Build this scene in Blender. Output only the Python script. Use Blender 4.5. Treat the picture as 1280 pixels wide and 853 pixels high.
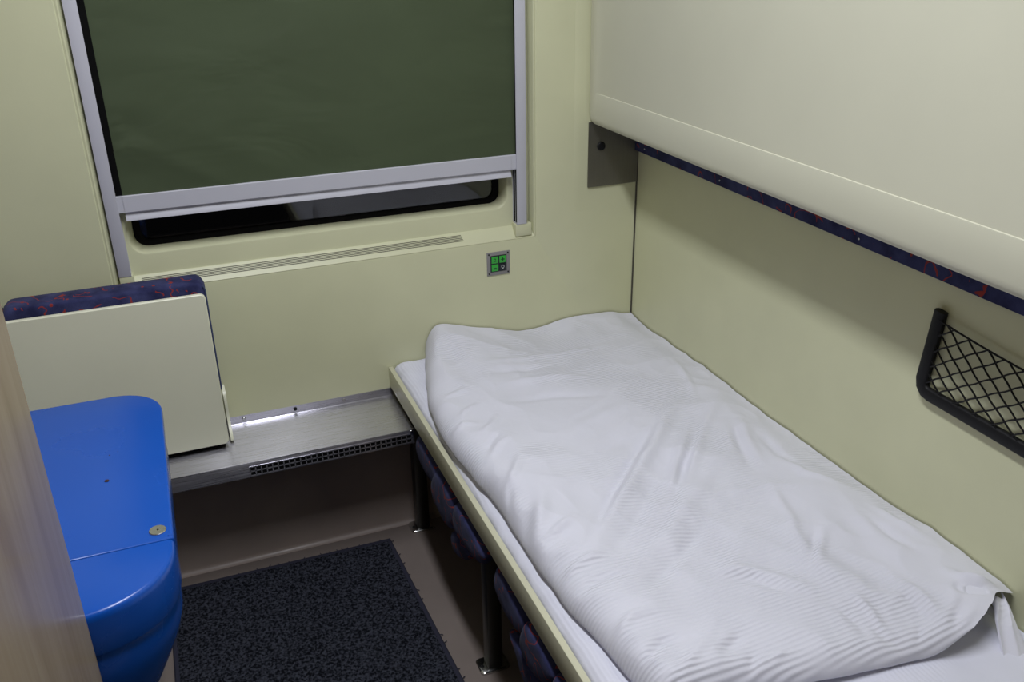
import bpy, bmesh, math, random
from mathutils import Vector, Matrix, noise

for o in list(bpy.data.objects):
    bpy.data.objects.remove(o)
SC = bpy.context.scene
COL = SC.collection
PI = math.pi
random.seed(7)

# ------------------------------------------------------------------ camera
cam_d = bpy.data.cameras.new('camera')
cam_d.sensor_width = 36.0
cam_d.lens = 1138.17 / 1280 * 36.0
cam_d.clip_start = 0.02
cam = bpy.data.objects.new('camera', cam_d)
COL.objects.link(cam)
CM = Matrix(((0.92994601, 0.16609575, -0.32804364),
             (-0.36740474, 0.38423319, -0.84698206),
             (-0.01463487, 0.90817237, 0.41834049))).to_4x4()
cam.matrix_world = Matrix.Translation((-1.234, -2.2, 1.6)) @ CM
SC.camera = cam

# ------------------------------------------------------------------ world, light, exposure
world = bpy.data.worlds.new('night')
SC.world = world
world.use_nodes = True
world.node_tree.nodes['Background'].inputs[0].default_value = (0.0012, 0.0012, 0.0013, 1)
world.node_tree.nodes['Background'].inputs[1].default_value = 1.0
LAMP_X, LAMP_Y, LAMP_Z = -0.95, -1.17, 2.52
ld = bpy.data.lights.new('ceiling_lamp_light', 'AREA')
ld.shape = 'RECTANGLE'
ld.size, ld.size_y = 0.16, 1.05
ld.energy = 27.3
ld.color = (0.935, 0.965, 1.05)
lo = bpy.data.objects.new('ceiling_lamp_light', ld)
COL.objects.link(lo)
lo.location = (LAMP_X, LAMP_Y, LAMP_Z)
SC.view_settings.view_transform = 'Standard'
SC.view_settings.look = 'None'
SC.view_settings.gamma = 1.0
SC.view_settings.use_curve_mapping = False
SC.view_settings.exposure = 0.0

# ------------------------------------------------------------------ materials
class N:
    """tiny helper round a node tree"""
    def __init__(self, name, col, rough=0.5, metal=0.0, spec=0.5):
        m = bpy.data.materials.new(name)
        m.use_nodes = True
        self.m, self.t = m, m.node_tree
        self.b = self.t.nodes['Principled BSDF']
        self.b.inputs['Base Color'].default_value = (*col, 1)
        self.b.inputs['Roughness'].default_value = rough
        self.b.inputs['Metallic'].default_value = metal
        self.b.inputs['Specular IOR Level'].default_value = spec
        self._co = None
    def n(self, typ, **kw):
        x = self.t.nodes.new(typ)
        for k, v in kw.items():
            setattr(x, k, v)
        return x
    def l(self, a, b):
        self.t.links.new(a, b)
    def co(self, scale=(1, 1, 1)):
        if self._co is None:
            self._co = self.n('ShaderNodeTexCoord').outputs['Object']
        mp = self.n('ShaderNodeMapping')
        mp.inputs['Scale'].default_value = scale
        self.l(self._co, mp.inputs[0])
        return mp.outputs[0]
    def noise(self, scale=5, detail=3, st=(1, 1, 1), rough=0.5, dist=0.0):
        x = self.n('ShaderNodeTexNoise')
        x.inputs['Scale'].default_value = scale
        x.inputs['Detail'].default_value = detail
        x.inputs['Roughness'].default_value = rough
        x.inputs['Distortion'].default_value = dist
        self.l(self.co(st), x.inputs['Vector'])
        return x.outputs['Fac']
    def ramp(self, fac, stops):
        r = self.n('ShaderNodeValToRGB')
        el = r.color_ramp.elements
        while len(el) < len(stops):
            el.new(0.5)
        for e, (p, c) in zip(el, stops):
            e.position = p
            e.color = (*c, 1) if len(c) == 3 else c
        self.l(fac, r.inputs[0])
        return r.outputs[0]
    def math(self, op, a, b=None, c=None):
        x = self.n('ShaderNodeMath')
        x.operation = op
        for i, v in enumerate((a, b, c)):
            if v is None:
                continue
            if isinstance(v, (int, float)):
                x.inputs[i].default_value = v
            else:
                self.l(v, x.inputs[i])
        return x.outputs[0]
    def mix(self, fac, a, b):
        x = self.n('ShaderNodeMix')
        x.data_type = 'RGBA'
        for i, v in ((0, fac), (6, a), (7, b)):
            if isinstance(v, (int, float)):
                x.inputs[i].default_value = v
            elif isinstance(v, tuple):
                x.inputs[i].default_value = (*v, 1)
            else:
                self.l(v, x.inputs[i])
        return x.outputs[2]
    def bump(self, h, strength=0.3, dist=0.001, prev=None):
        x = self.n('ShaderNodeBump')
        x.inputs['Strength'].default_value = strength
        x.inputs['Distance'].default_value = dist
        self.l(h, x.inputs['Height'])
        if prev is not None:
            self.l(prev, x.inputs['Normal'])
        return x.outputs[0]
    def base(self, s):
        self.l(s, self.b.inputs['Base Color'])
    def rough(self, s):
        self.l(s, self.b.inputs['Roughness'])
    def normal(self, s):
        self.l(s, self.b.inputs['Normal'])

def M_paint(name, col, rough=0.45, var=0.03, bump=0.0006):
    k = N(name, col, rough)
    f = k.noise(6, 4)
    lo_ = tuple(c * (1 - var) for c in col)
    hi_ = tuple(c * (1 + var) for c in col)
    k.base(k.ramp(f, [(0.3, lo_), (0.7, hi_)]))
    g = k.noise(260, 2)
    k.normal(k.bump(g, 0.15, bump))
    return k.m

CREAM = (0.64, 0.645, 0.425)
m_wall = M_paint('cream_wall_panel', CREAM, 0.42)
m_cream = M_paint('cream_laminate', (0.86, 0.86, 0.67), 0.36, 0.02)
m_bunk = M_paint('cream_bunk_shell', (0.64, 0.635, 0.50), 0.46, 0.015, 0.0003)
m_ceil = M_paint('ceiling_white', (0.72, 0.72, 0.68), 0.5)
m_alu = M_paint('white_coated_aluminium', (0.56, 0.56, 0.62), 0.38, 0.015, 0.0003)
m_rail = M_paint('cream_bed_board', (0.62, 0.61, 0.44), 0.4, 0.03)
m_black = M_paint('black_plastic', (0.006, 0.006, 0.007), 0.55, 0.05)
m_black.node_tree.nodes['Principled BSDF'].inputs['Specular IOR Level'].default_value = 0.25
m_seal_shade = M_paint('black_rubber_seal_and_gap_shade', (0.003, 0.003, 0.003), 0.7, 0.05)  # rubber of the window seal, also black for shaded gaps and slots
m_seal_shade.node_tree.nodes['Principled BSDF'].inputs['Specular IOR Level'].default_value = 0.12
m_dark = M_paint('dark_joint', (0.07, 0.065, 0.05), 0.7, 0.05)
m_frame = M_paint('dark_door_frame', (0.12, 0.12, 0.12), 0.4, 0.05)

def M_steel(name, col, rough=0.3, st=(1, 60, 60), amp=0.12):
    k = N(name, col, rough, 1.0)
    f = k.noise(9, 5, st)
    r = k.n('ShaderNodeMapRange')
    r.inputs[1].default_value, r.inputs[2].default_value = 0.3, 0.7
    r.inputs[3].default_value, r.inputs[4].default_value = rough - amp, rough + amp
    k.l(f, r.inputs[0])
    k.rough(r.outputs[0])
    k.base(k.ramp(k.noise(4, 5), [(0.3, tuple(c * .88 for c in col)), (0.7, tuple(c * 1.08 for c in col))]))
    k.normal(k.bump(f, 0.06, 0.001))
    return k.m
m_steel = M_steel('brushed_stainless_steel', (0.54, 0.53, 0.57), 0.30, amp=0.06)
def brush(m, an):
    t = m.node_tree
    tg = t.nodes.new('ShaderNodeTangent')
    tg.direction_type = 'RADIAL'
    tg.axis = 'X'
    b = t.nodes['Principled BSDF']
    b.inputs['Anisotropic'].default_value = an
    t.links.new(tg.outputs[0], b.inputs['Tangent'])
brush(m_steel, 0.85)
m_steel_d = M_steel('dull_steel_plate', (0.24, 0.23, 0.20), 0.5, (50, 50, 1), 0.08)
m_leg = M_steel('dark_steel_leg', (0.10, 0.10, 0.095), 0.42, (40, 40, 1), 0.05)
m_chrome = M_steel('chrome', (0.62, 0.62, 0.60), 0.2, (1, 1, 1), 0.06)
m_button = M_steel('nickel_lock_disc', (0.56, 0.56, 0.55), 0.3, (1, 1, 1), 0.08)

def M_blue():
    k = N('glossy_blue_lacquer', (0.022, 0.125, 0.56), 0.22)
    k.base(k.ramp(k.noise(3, 4), [(0.3, (0.005, 0.080, 0.44)), (0.7, (0.007, 0.088, 0.47))]))
    k.rough(k.ramp(k.noise(9, 5), [(0.35, (.20,) * 3), (0.75, (.32,) * 3)]))
    return k.m
m_blue = M_blue()

def M_uph():
    """navy moquette with scattered red dashes, squiggles and dots"""
    k = N('navy_red_moquette', (0.02, 0.025, 0.11), 0.9, 0, 0.2)
    weave = k.noise(420, 2)
    basec = k.ramp(k.noise(24, 4), [(0.32, (0.018, 0.020, 0.068)), (0.7, (0.050, 0.056, 0.150))])
    line = k.noise(22, 1.0, (1, 1, 1), 0.4, 0.5)
    d = k.math('ABSOLUTE', k.math('SUBTRACT', line, 0.5))
    on = k.math('LESS_THAN', d, 0.016)
    gate = k.math('GREATER_THAN', k.noise(19, 1), 0.49)
    sq = k.math('MULTIPLY', on, gate)
    v = k.n('ShaderNodeTexVoronoi')
    v.inputs['Scale'].default_value = 34
    k.l(k.co(), v.inputs['Vector'])
    dot = k.math('LESS_THAN', v.outputs['Distance'], 0.13)
    sep = k.n('ShaderNodeSeparateColor')
    k.l(v.outputs['Color'], sep.inputs[0])
    dot = k.math('MULTIPLY', dot, k.math('GREATER_THAN', sep.outputs[0], 0.40))
    red = k.math('MAXIMUM', sq, dot)
    red = k.math('MULTIPLY', red, 0.85)
    k.base(k.mix(red, basec, (0.30, 0.035, 0.018)))
    k.normal(k.bump(weave, 0.5, 0.001))
    k.b.inputs['Specular IOR Level'].default_value = 0.15
    k.b.inputs['Sheen Weight'].default_value = 0.05
    return k.m
m_uph = M_uph()

def M_blind():
    k = N('green_blind_cloth', (0.062, 0.088, 0.040), 0.62, 0, 0.35)
    k.base(k.ramp(k.noise(3, 4), [(0.3, (0.060, 0.080, 0.040)), (0.7, (0.070, 0.094, 0.047))]))
    n1 = k.bump(k.noise(3.2, 3, (1.0, 1, 2.2), 0.5, 0.6), 0.55, 0.012)
    n2 = k.bump(k.noise(700, 1), 0.25, 0.0006, n1)
    k.normal(n2)
    return k.m
m_blind = M_blind()

def M_linen(name, axis, per, col=(0.745, 0.745, 0.825), amp=0.30):
    """white damask with woven satin ribs across the given axis"""
    k = N(name, col, 0.72, 0, 0.25)
    co = k._co or k.co()
    sep = k.n('ShaderNodeSeparateXYZ')
    nz = k.n('ShaderNodeTexNoise')
    nz.inputs['Scale'].default_value = 5
    nz.inputs['Detail'].default_value = 1
    k.l(k.co(), nz.inputs['Vector'])
    k.l(k.co(), sep.inputs[0])
    a = k.math('ADD', sep.outputs[axis], k.math('MULTIPLY', nz.outputs['Fac'], 0.018))
    s = k.math('SINE', k.math('MULTIPLY', a, 2 * PI / per))
    mask = k.ramp(k.noise(4.5, 2, (1.2, 0.8, 1)), [(0.44, (0.0,) * 3), (0.58, (1.0,) * 3)])
    h = k.math('MULTIPLY', s, mask)
    n1 = k.bump(h, amp, 0.0014)
    n2 = k.bump(k.noise(30, 3), 0.35, 0.0030, n1)
    k.normal(n2)
    k.base(k.mix(k.math('MULTIPLY', k.math('ADD', h, 1.0), 0.5), tuple(c * 0.97 for c in col), col))
    k.b.inputs['Sheen Weight'].default_value = 0.05
    return k.m
m_duvet = M_linen('white_ribbed_duvet_cotton', 1, 0.0082, amp=0.55)
m_sheet = M_linen('white_ribbed_sheet_cotton', 0, 0.0080, (0.75, 0.755, 0.85), 0.2)

def M_floor(name, col):
    k = N(name, col, 0.38)
    k.base(k.ramp(k.noise(7, 5), [(0.3, tuple(c * .92 for c in col)), (0.7, tuple(c * 1.06 for c in col))]))
    k.rough(k.ramp(k.noise(5, 5), [(0.3, (.32,) * 3), (0.7, (.5,) * 3)]))
    k.normal(k.bump(k.noise(300, 2), 0.1, 0.0006))
    return k.m
m_floor = M_floor('taupe_linoleum', (0.215, 0.178, 0.157))
m_floor_lifted = M_floor('taupe_linoleum_lightened', (0.43, 0.355, 0.310))  # floor linoleum lightened to make up for weak light below the ledge

def M_rug():
    k = N('charcoal_loop_pile', (0.03, 0.033, 0.05), 0.95, 0, 0.1)
    k.base(k.ramp(k.noise(150, 3), [(0.40, (0.004, 0.005, 0.008)), (0.62, (0.054, 0.058, 0.076))]))
    k.normal(k.bump(k.noise(260, 3), 1.0, 0.004))
    return k.m
m_rug = M_rug()
m_bind = M_paint('navy_binding', (0.022, 0.022, 0.040), 0.9, 0.1)

def M_wood():
    k = N('varnished_birch_laminate', (0.3, 0.24, 0.18), 0.20, 0, 0.6)
    f = k.noise(7, 6, (3, 3, 0.28), 0.55, 0.5)
    k.base(k.ramp(f, [(0.28, (0.25, 0.185, 0.125)), (0.5, (0.310, 0.245, 0.172)), (0.72, (0.355, 0.295, 0.215))]))
    k.b.inputs['Roughness'].default_value = 0.22
    k.b.inputs['Specular IOR Level'].default_value = 0.5
    k.b.inputs['IOR'].default_value = 1.13
    return k.m
m_wood = M_wood()
m_bounce_brown = M_paint('bounce_cutting_brown', (0.20, 0.155, 0.115), 0.5, 0.12)  # unseen walls, coloured dark brown to cut bounced light
m_wood_in = M_paint('grey_core', (0.10, 0.09, 0.08), 0.6)

def M_glass():
    m = bpy.data.materials.new('window_glass')
    m.use_nodes = True
    t = m.node_tree
    b = t.nodes['Principled BSDF']
    b.inputs['Base Color'].default_value = (0.9, 0.93, 0.95, 1)
    b.inputs['Roughness'].default_value = 0.02
    b.inputs['Transmission Weight'].default_value = 1.0
    b.inputs['IOR'].default_value = 1.45
    return m
m_glass = M_glass()
def flat(name, col, rough=0.5):
    return N(name, col, rough).m
m_green = flat('green_button', (0.035, 0.42, 0.045), 0.35)
m_green_d = flat('dark_green_mark', (0.008, 0.11, 0.02), 0.5)
m_panelblk = flat('black_button', (0.010, 0.016, 0.022), 0.3)
m_mark = flat('pale_mark', (0.42, 0.45, 0.42), 0.4)
m_plate = M_paint('grey_metal_plate', (0.26, 0.25, 0.25), 0.45, 0.05)
m_rust = flat('rusty_stain', (0.05, 0.018, 0.008), 0.7)
m_white = flat('white_screw', (0.7, 0.7, 0.7), 0.4)

def M_emit():
    m = bpy.data.materials.new('lamp_diffuser')
    m.use_nodes = True
    b = m.node_tree.nodes['Principled BSDF']
    b.inputs['Base Color'].default_value = (0.9, 0.9, 0.9, 1)
    b.inputs['Emission Color'].default_value = (0.97, 0.96, 1, 1)
    b.inputs['Emission Strength'].default_value = 1.5
    return m
m_emit = M_emit()

# ------------------------------------------------------------------ object helpers
def root_loc(p):
    v = Vector((0, 0, 0))
    while p is not None:
        v += p.location
        p = p.parent
    return v

def obj(name, bm, mat, parent=None, smooth=True, angle=40):
    """links bm (world coordinates) as ONE mesh object under parent"""
    me = bpy.data.meshes.new(name)
    off = root_loc(parent)
    if off.length > 0:
        bmesh.ops.translate(bm, verts=bm.verts[:], vec=-off)
    bm.normal_update()
    bm.to_mesh(me)
    bm.free()
    o = bpy.data.objects.new(name, me)
    COL.objects.link(o)
    o.parent = parent
    me.materials.append(mat)
    if smooth:
        me.polygons.foreach_set('use_smooth', [True] * len(me.polygons))
        me.set_sharp_from_angle(angle=math.radians(angle))
    return o

def thing(name, label, cat, loc=(0, 0, 0), group=None):
    o = bpy.data.objects.new(name, None)
    COL.objects.link(o)
    o.location = loc
    o.empty_display_size = 0.05
    o['label'] = label
    o['category'] = cat
    if group:
        o['group'] = group
    return o

def tag(o, label, cat, group=None):
    o['label'] = label
    o['category'] = cat
    if group:
        o['group'] = group
    return o

def struct(name, bm, mat, **kw):
    o = obj(name, bm, mat, None, **kw)
    o['kind'] = 'structure'
    return o

def box(bm, x0, x1, y0, y1, z0, z1, bev=0.0, seg=2):
    r = bmesh.ops.create_cube(bm, size=1.0)
    vs = r['verts']
    for v in vs:
        v.co = Vector((x0 + (v.co.x + .5) * (x1 - x0), y0 + (v.co.y + .5) * (y1 - y0), z0 + (v.co.z + .5) * (z1 - z0)))
    if bev > 0:
        es = list({e for v in vs for e in v.link_edges})
        bmesh.ops.bevel(bm, geom=es, offset=bev, segments=seg, affect='EDGES', profile=0.5)
    return bm

def BX(*a, **k):
    return box(bmesh.new(), *a, **k)

def tube(bm, pts, r, n=8, cap=True):
    """tube with elliptical section r=(ra,rb) or radius r along pts"""
    pts = [Vector(p) for p in pts]
    ra, rb = (r, r) if isinstance(r, (int, float)) else r
    rings = []
    up = None
    for i, p in enumerate(pts):
        d = (pts[min(i + 1, len(pts) - 1)] - pts[max(i - 1, 0)]).normalized()
        if up is None:
            up = Vector((1, 0, 0)) if abs(d.x) < .8 else Vector((0, 0, 1))
        s = d.cross(up).normalized()
        up = s.cross(d).normalized()
        rings.append([bm.verts.new(p + s * math.cos(2 * PI * k / n) * ra + up * math.sin(2 * PI * k / n) * rb) for k in range(n)])
    for a, b in zip(rings, rings[1:]):
        for k in range(n):
            bm.faces.new((a[k], a[(k + 1) % n], b[(k + 1) % n], b[k]))
    if cap:
        bm.faces.new(rings[0][::-1])
        bm.faces.new(rings[-1])
    return bm

def disc(bm, c, r, h, axis='z', n=24, bev=0.0):
    """short cylinder, base centre c, along +axis (or - if h<0)"""
    prof = [(r, 0), (r, h * (1 - 0.0) - math.copysign(bev, h)), (r - bev, h)] if bev else [(r, 0), (r, h)]
    rings = []
    for rr, hh in prof:
        ring = []
        for k in range(n):
            a, b = rr * math.cos(2 * PI * k / n), rr * math.sin(2 * PI * k / n)
            v = {'z': (a, b, hh), 'y': (a, hh, b), 'x': (hh, a, b)}[axis]
            ring.append(bm.verts.new(Vector(c) + Vector(v)))
        rings.append(ring)
    for a, b in zip(rings, rings[1:]):
        for k in range(n):
            bm.faces.new((a[k], a[(k + 1) % n], b[(k + 1) % n], b[k]))
    bm.faces.new(rings[0]); bm.faces.new(rings[-1])
    bmesh.ops.recalc_face_normals(bm, faces=bm.faces[:])
    return bm

def rrect(a0, a1, b0, b1, r, k=7):
    """rounded rectangle as 4*k (a,b) points; r one radius or four (corner order a0b0,a1b0,a1b1,a0b1)"""
    rs = r if isinstance(r, (tuple, list)) else (r,) * 4
    out = []
    for (ca, cb, sa, sb, st), rr in zip(((a0, b0, 1, 1, PI), (a1, b0, -1, 1, 1.5 * PI), (a1, b1, -1, -1, 0), (a0, b1, 1, -1, .5 * PI)), rs):
        rr = max(rr, 1e-4)
        cx, cy = ca + sa * rr, cb + sb * rr
        for i in range(k):
            t = st + (PI / 2) * i / (k - 1)
            out.append((cx + rr * math.cos(t), cy + rr * math.sin(t)))
    return out

def loft(bm, loops, cap0=True, cap1=True, closed=True):
    rs = [[bm.verts.new(p) for p in L] for L in loops]
    n = len(rs[0])
    for a, b in zip(rs, rs[1:]):
        for k in range(n if closed else n - 1):
            bm.faces.new((a[k], a[(k + 1) % n], b[(k + 1) % n], b[k]))
    if cap0:
        bm.faces.new(rs[0][::-1])
    if cap1:
        bm.faces.new(rs[-1])
    bmesh.ops.recalc_face_normals(bm, faces=bm.faces[:])
    return bm

def smooth_closed(pts, it=3):
    for _ in range(it):
        q = []
        for i, p in enumerate(pts):
            n_ = pts[(i + 1) % len(pts)]
            q.append((p[0] * .75 + n_[0] * .25, p[1] * .75 + n_[1] * .25))
            q.append((p[0] * .25 + n_[0] * .75, p[1] * .25 + n_[1] * .75))
        pts = q
    return pts

def pillow_x(bm, outline, x0, x1, it=2, rim=0.10):
    """soft cushion: closed (y,z) outline inflated between x0 (towards the room) and x1"""
    P = smooth_closed(outline, it)
    cy = sum(p[0] for p in P) / len(P); cz = sum(p[1] for p in P) / len(P)
    loops = []
    steps = [(0.4, 1.0), (0.72, 0.95), (0.86, 0.82), (0.94, 0.6), (0.985, 0.33), (1.0, 0.0)]
    xm = (x0 + x1) / 2
    front = [(xm + (x0 - xm) * hgt, s) for s, hgt in steps]
    back = [(xm + (x1 - xm) * hgt, s) for s, hgt in steps[:-1]][::-1]
    for x, s in front + back:
        loops.append([(x, cy + (p[0] - cy) * s, cz + (p[1] - cz) * s) for p in P])
    return loft(bm, loops)

# ================================================================== the compartment
X_L, Y_B, Z_C = -1.86, -2.42, 2.60

# floor with the coved edge up the window wall
bm = bmesh.new()
prof = [(Y_B - 0.6, -0.03), (Y_B - 0.6, 0.0), (-0.02, 0.0), (-0.02, -0.03)]
loft(bm, [[(X_L - .03, y, z) for y, z in prof], [(0.03, y, z) for y, z in prof]])
struct('floor', bm, m_floor, angle=60)
bm = bmesh.new()
prof = [(-0.036, 0.0003), (-0.025, 0.004), (-0.021, 0.014), (-0.019, 0.36), (0.02, 0.36), (0.02, -0.03), (-0.0195, -0.03), (-0.0195, 0.0003)]
loft(bm, [[(X_L - .03, y, z) for y, z in prof], [(0.03, y, z) for y, z in prof]])
struct('baseboard_window', bm, m_floor_lifted, angle=60)

# window wall: nested loops give the recess, its sloping sill and the rounded window reveal
bm = bmesh.new()
RX0, RX1, RZ0, RZ1 = -1.374, -0.312, 0.818, 1.84
OX0, OX1, OZ0, OZ1 = -1.328, -0.378, 0.897, 1.78
def L(a0, a1, b0, b1, r, y, k=7):
    return [(p[0], y, p[1]) for p in rrect(a0, a1, b0, b1, r, k)]
loops = [
    L(X_L, 0.0, 0.30, Z_C, 0.0, 0.0),
    L(RX0 - .009, RX1 + .009, RZ0 - .009, RZ1 + .009, 0.004, 0.0),
    L(RX0 - .007, RX1 + .006, RZ0 - .003, RZ1 + .006, 0.004, 0.0018),
    L(RX0 - .003, RX1 + .003, RZ0 - .0015, RZ1 + .003, 0.004, 0.0006),
    L(RX0, RX1, RZ0, RZ1, 0.003, 0.0022),
    L(RX0 + .001, RX1 - .001, RZ0 + .005, RZ1, 0.003, 0.006),
    L(RX0 + .0085, RX1 - .002, RZ0 + .028, RZ1 - .002, 0.003, 0.0085),
    L(RX0 + .0090, RX1 - .006, RZ0 + .0285, RZ1 - .004, 0.003, 0.0290),
    L(RX0 + .012, RX1 - .010, RZ0 + .033, RZ1 - .004, 0.003, 0.030),
    L(OX0 - .004, OX1 + .004, OZ0 - .004, OZ1 + .004, 0.036, 0.030),
    L(OX0 - .001, OX1 + .001, OZ0 - .001, OZ1 + .001, 0.034, 0.0312),
    L(OX0 + .0015, OX1 - .0015, OZ0 + .0015, OZ1, 0.033, 0.035),
    L(OX0 + .010, OX1 - .008, OZ0 + .006, OZ1 - .006, 0.030, 0.074),
    L(OX0 + .010, OX1 - .008, OZ0 + .006, OZ1 - .006, 0.030, 0.090),
    L(X_L, 0.0, 0.30, Z_C, 0.0, 0.090),
]
def fix_sill(lp, y):
    return [(p[0], y if p[2] < RZ0 + .04 else p[1], p[2]) for p in lp]
loops[6] = fix_sill(loops[6], 0.027)
loops[7] = fix_sill(loops[7], 0.0285)
loops[6] = [(p[0], 0.0030 if p[0] < RX0 + .02 and p[2] > RZ0 + .04 else p[1], p[2]) for p in loops[6]]
loops[5] = [(p[0], 0.0028 if p[0] < RX0 + .02 and p[2] > RZ0 + .04 else p[1], p[2]) for p in loops[5]]
loft(bm, loops, cap0=False, cap1=False)
struct('wall_window', bm, m_wall, angle=28)

# sealing joint where the window wall meets the right wall
struct('trim_1', BX(-0.0035, 0.0, -0.0035, 0.0, 0.36, Z_C), m_dark)
# raised strip of wall beside the bunk
bm = bmesh.new()
loft(bm, [[(x, y * k_ + .0004 * (1 - k_), z) for x, y in ((-0.196, 0.0), (-0.190, -0.0018), (-0.176, -0.0026), (-0.05, -0.0026), (-0.05, 0.0))] for z, k_ in ((0.80, 0), (0.83, 0.0), (0.95, 0.4), (1.15, 1), (Z_C, 1))])
struct('trim_2', bm, m_wall, angle=30)

# other walls, ceiling
struct('wall_right', BX(0.0, 0.03, Y_B, 0.09, 0.0, Z_C), m_wall)
struct('wall_left', BX(X_L - .03, X_L, Y_B, 0.09, 0.0, Z_C), m_bounce_brown)
struct('ceiling', BX(X_L - .03, 0.03, Y_B - .03, 0.09, Z_C, Z_C + .03), m_ceil)
# the wall with the open doorway behind the camera
bm = bmesh.new()
DX0, DX1, DZ = -1.40, -0.62, 2.02
box(bm, DX1, 0.0, Y_B - .03, Y_B, 0.0, Z_C)
box(bm, X_L, DX0, Y_B - .03, Y_B, 0.0, Z_C)
box(bm, DX0, DX1, Y_B - .03, Y_B, DZ, Z_C)
struct('wall_door', bm, m_bounce_brown, smooth=False)
bm = bmesh.new()
box(bm, DX1 - .022, DX1 + .018, Y_B - .04, Y_B + .012, 0.0, DZ + .02, 0.003)
box(bm, DX0 - .018, DX0 + .022, Y_B - .04, Y_B + .012, 0.0, DZ + .02, 0.003)
box(bm, DX0 + .022, DX1 - .022, Y_B - .04, Y_B + .012, DZ - .02, DZ + .02, 0.003)
struct('door_1', bm, m_alu)

# ------------------------------------------------------------------ window glass and seal
GX0, GX1, GZ0, GZ1 = OX0 + .010, OX1 - .008, OZ0 + .006, OZ1 - .006
bm = bmesh.new()
gl = [L(GX0 - .002, GX1 + .002, GZ0 - .002, GZ1 + .002, 0.030, 0.072), L(GX0 + .008, GX1 - .008, GZ0 + .006, GZ1 - .008, 0.026, 0.0725),
      L(GX0 + .016, GX1 - .016, GZ0 + .013, GZ1 - .016, 0.022, 0.0765), L(GX0 + .017, GX1 - .017, GZ0 + .014, GZ1 - .016, 0.022, 0.089),
      L(GX0 - .002, GX1 + .002, GZ0 - .002, GZ1 + .002, 0.030, 0.089)]
gl.append(gl[0])
loft(bm, gl, cap0=False, cap1=False)
win = struct('window_1', bm, m_seal_shade)
bm = bmesh.new()
loft(bm, [L(GX0 + .015, GX1 - .015, GZ0 + .012, GZ1 - .014, 0.022, y) for y in (0.080, 0.084)])
obj('window_pane', bm, m_glass, win)

# ventilation slots on the sloping sill, dark strips painting the shade inside them
def sill_pt(x, t):      # t 0..1 up the slope
    z = RZ0 + .005 + t * .023
    y = 0.006 + t * .021
    return Vector((x, y, z))
sn = Vector((0, -.023, .021)).normalized() * 1.0     # outward normal of the slope
bm = bmesh.new()
x0, x1 = -1.318, -0.512
for i in range(5):
    t = 0.20 + 0.13 * i
    a, b = t - 0.024, t + 0.024
    vs = []
    for (x, tt, h) in ((x0, a, .0002), (x1 - i * .001, a, .0002), (x1 - i * .001, a, .0012), (x0, a, .0012), (x0, b, .0002), (x1 - i * .001, b, .0002), (x1 - i * .001, b, .0012), (x0, b, .0012)):
        vs.append(bm.verts.new(sill_pt(x, tt) + sn * h))
    for f in ((0, 1, 2, 3), (7, 6, 5, 4), (0, 4, 5, 1), (1, 5, 6, 2), (2, 6, 7, 3), (3, 7, 4, 0)):
        bm.faces.new([vs[q] for q in f])
bmesh.ops.recalc_face_normals(bm, faces=bm.faces[:])
vent = obj('vent_grille', bm, M_paint('vent_slot_shade', (0.13, 0.125, 0.085), 0.6), None, smooth=False)
tag(vent, 'long narrow strip of fine vent slots in the cream sill below the window', 'vent')

# ------------------------------------------------------------------ roller blind
RZB = 0.857
bl = thing('roller_blind', 'dark green roller blind pulled almost down between white side rails', 'blind', (-0.85, 0.0, RZB))
def rail_bm(x0, x1, inner):
    """channel section: front plate, back plate and an inner fin, open towards the window; inner=+1 opening at +x"""
    bm = bmesh.new()
    if inner > 0:
        f0, f1 = x0, x1
        o0 = x0
        box(bm, x0, x1, -0.002, 0.0015, RZB, 1.80, 0.0009)
        box(bm, x0, x0 + .010, 0.0010, 0.0298, RZB, 1.80)
        box(bm, x0 + .009, x1 - .001, 0.0115, 0.0135, RZB, 1.80)
        box(bm, x0 + .009, x1, 0.0270, 0.0298, RZB, 1.80)
        box(bm, x0, x1, -0.0015, 0.0298, RZB - .0008, RZB + .002)
    else:
        box(bm, x0, x1, -0.002, 0.0015, RZB, 1.80, 0.0009)
        box(bm, x1 - .010, x1, 0.0010, 0.0298, RZB, 1.80)
        box(bm, x0 + .001, x1 - .009, 0.0115, 0.0135, RZB, 1.80)
        box(bm, x0, x1 - .009, 0.0270, 0.0298, RZB, 1.80)
        box(bm, x0, x1, -0.0015, 0.0298, RZB - .0008, RZB + .002)
    return bm
obj('side_rail', rail_bm(-1.3655, -1.338, 1), m_alu, bl)
obj('side_rail', rail_bm(-0.362, -0.334, -1), m_alu, bl)
obj('rail_gap_shade', BX(-1.3385, -1.3235, 0.0075, 0.020, 1.047, 1.79), m_seal_shade, bl)  # black strip standing in for the shaded gap between rail and cloth
bm = bmesh.new()  # black fills standing in for shade in the right rail's slots
box(bm, -0.3612, -0.3445, 0.0016, 0.0105, RZB + .004, 1.79)
box(bm, -0.3612, -0.3445, 0.0145, 0.0262, RZB + .004, 1.79)
obj('rail_gap_shade', bm, m_seal_shade, bl)
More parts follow.
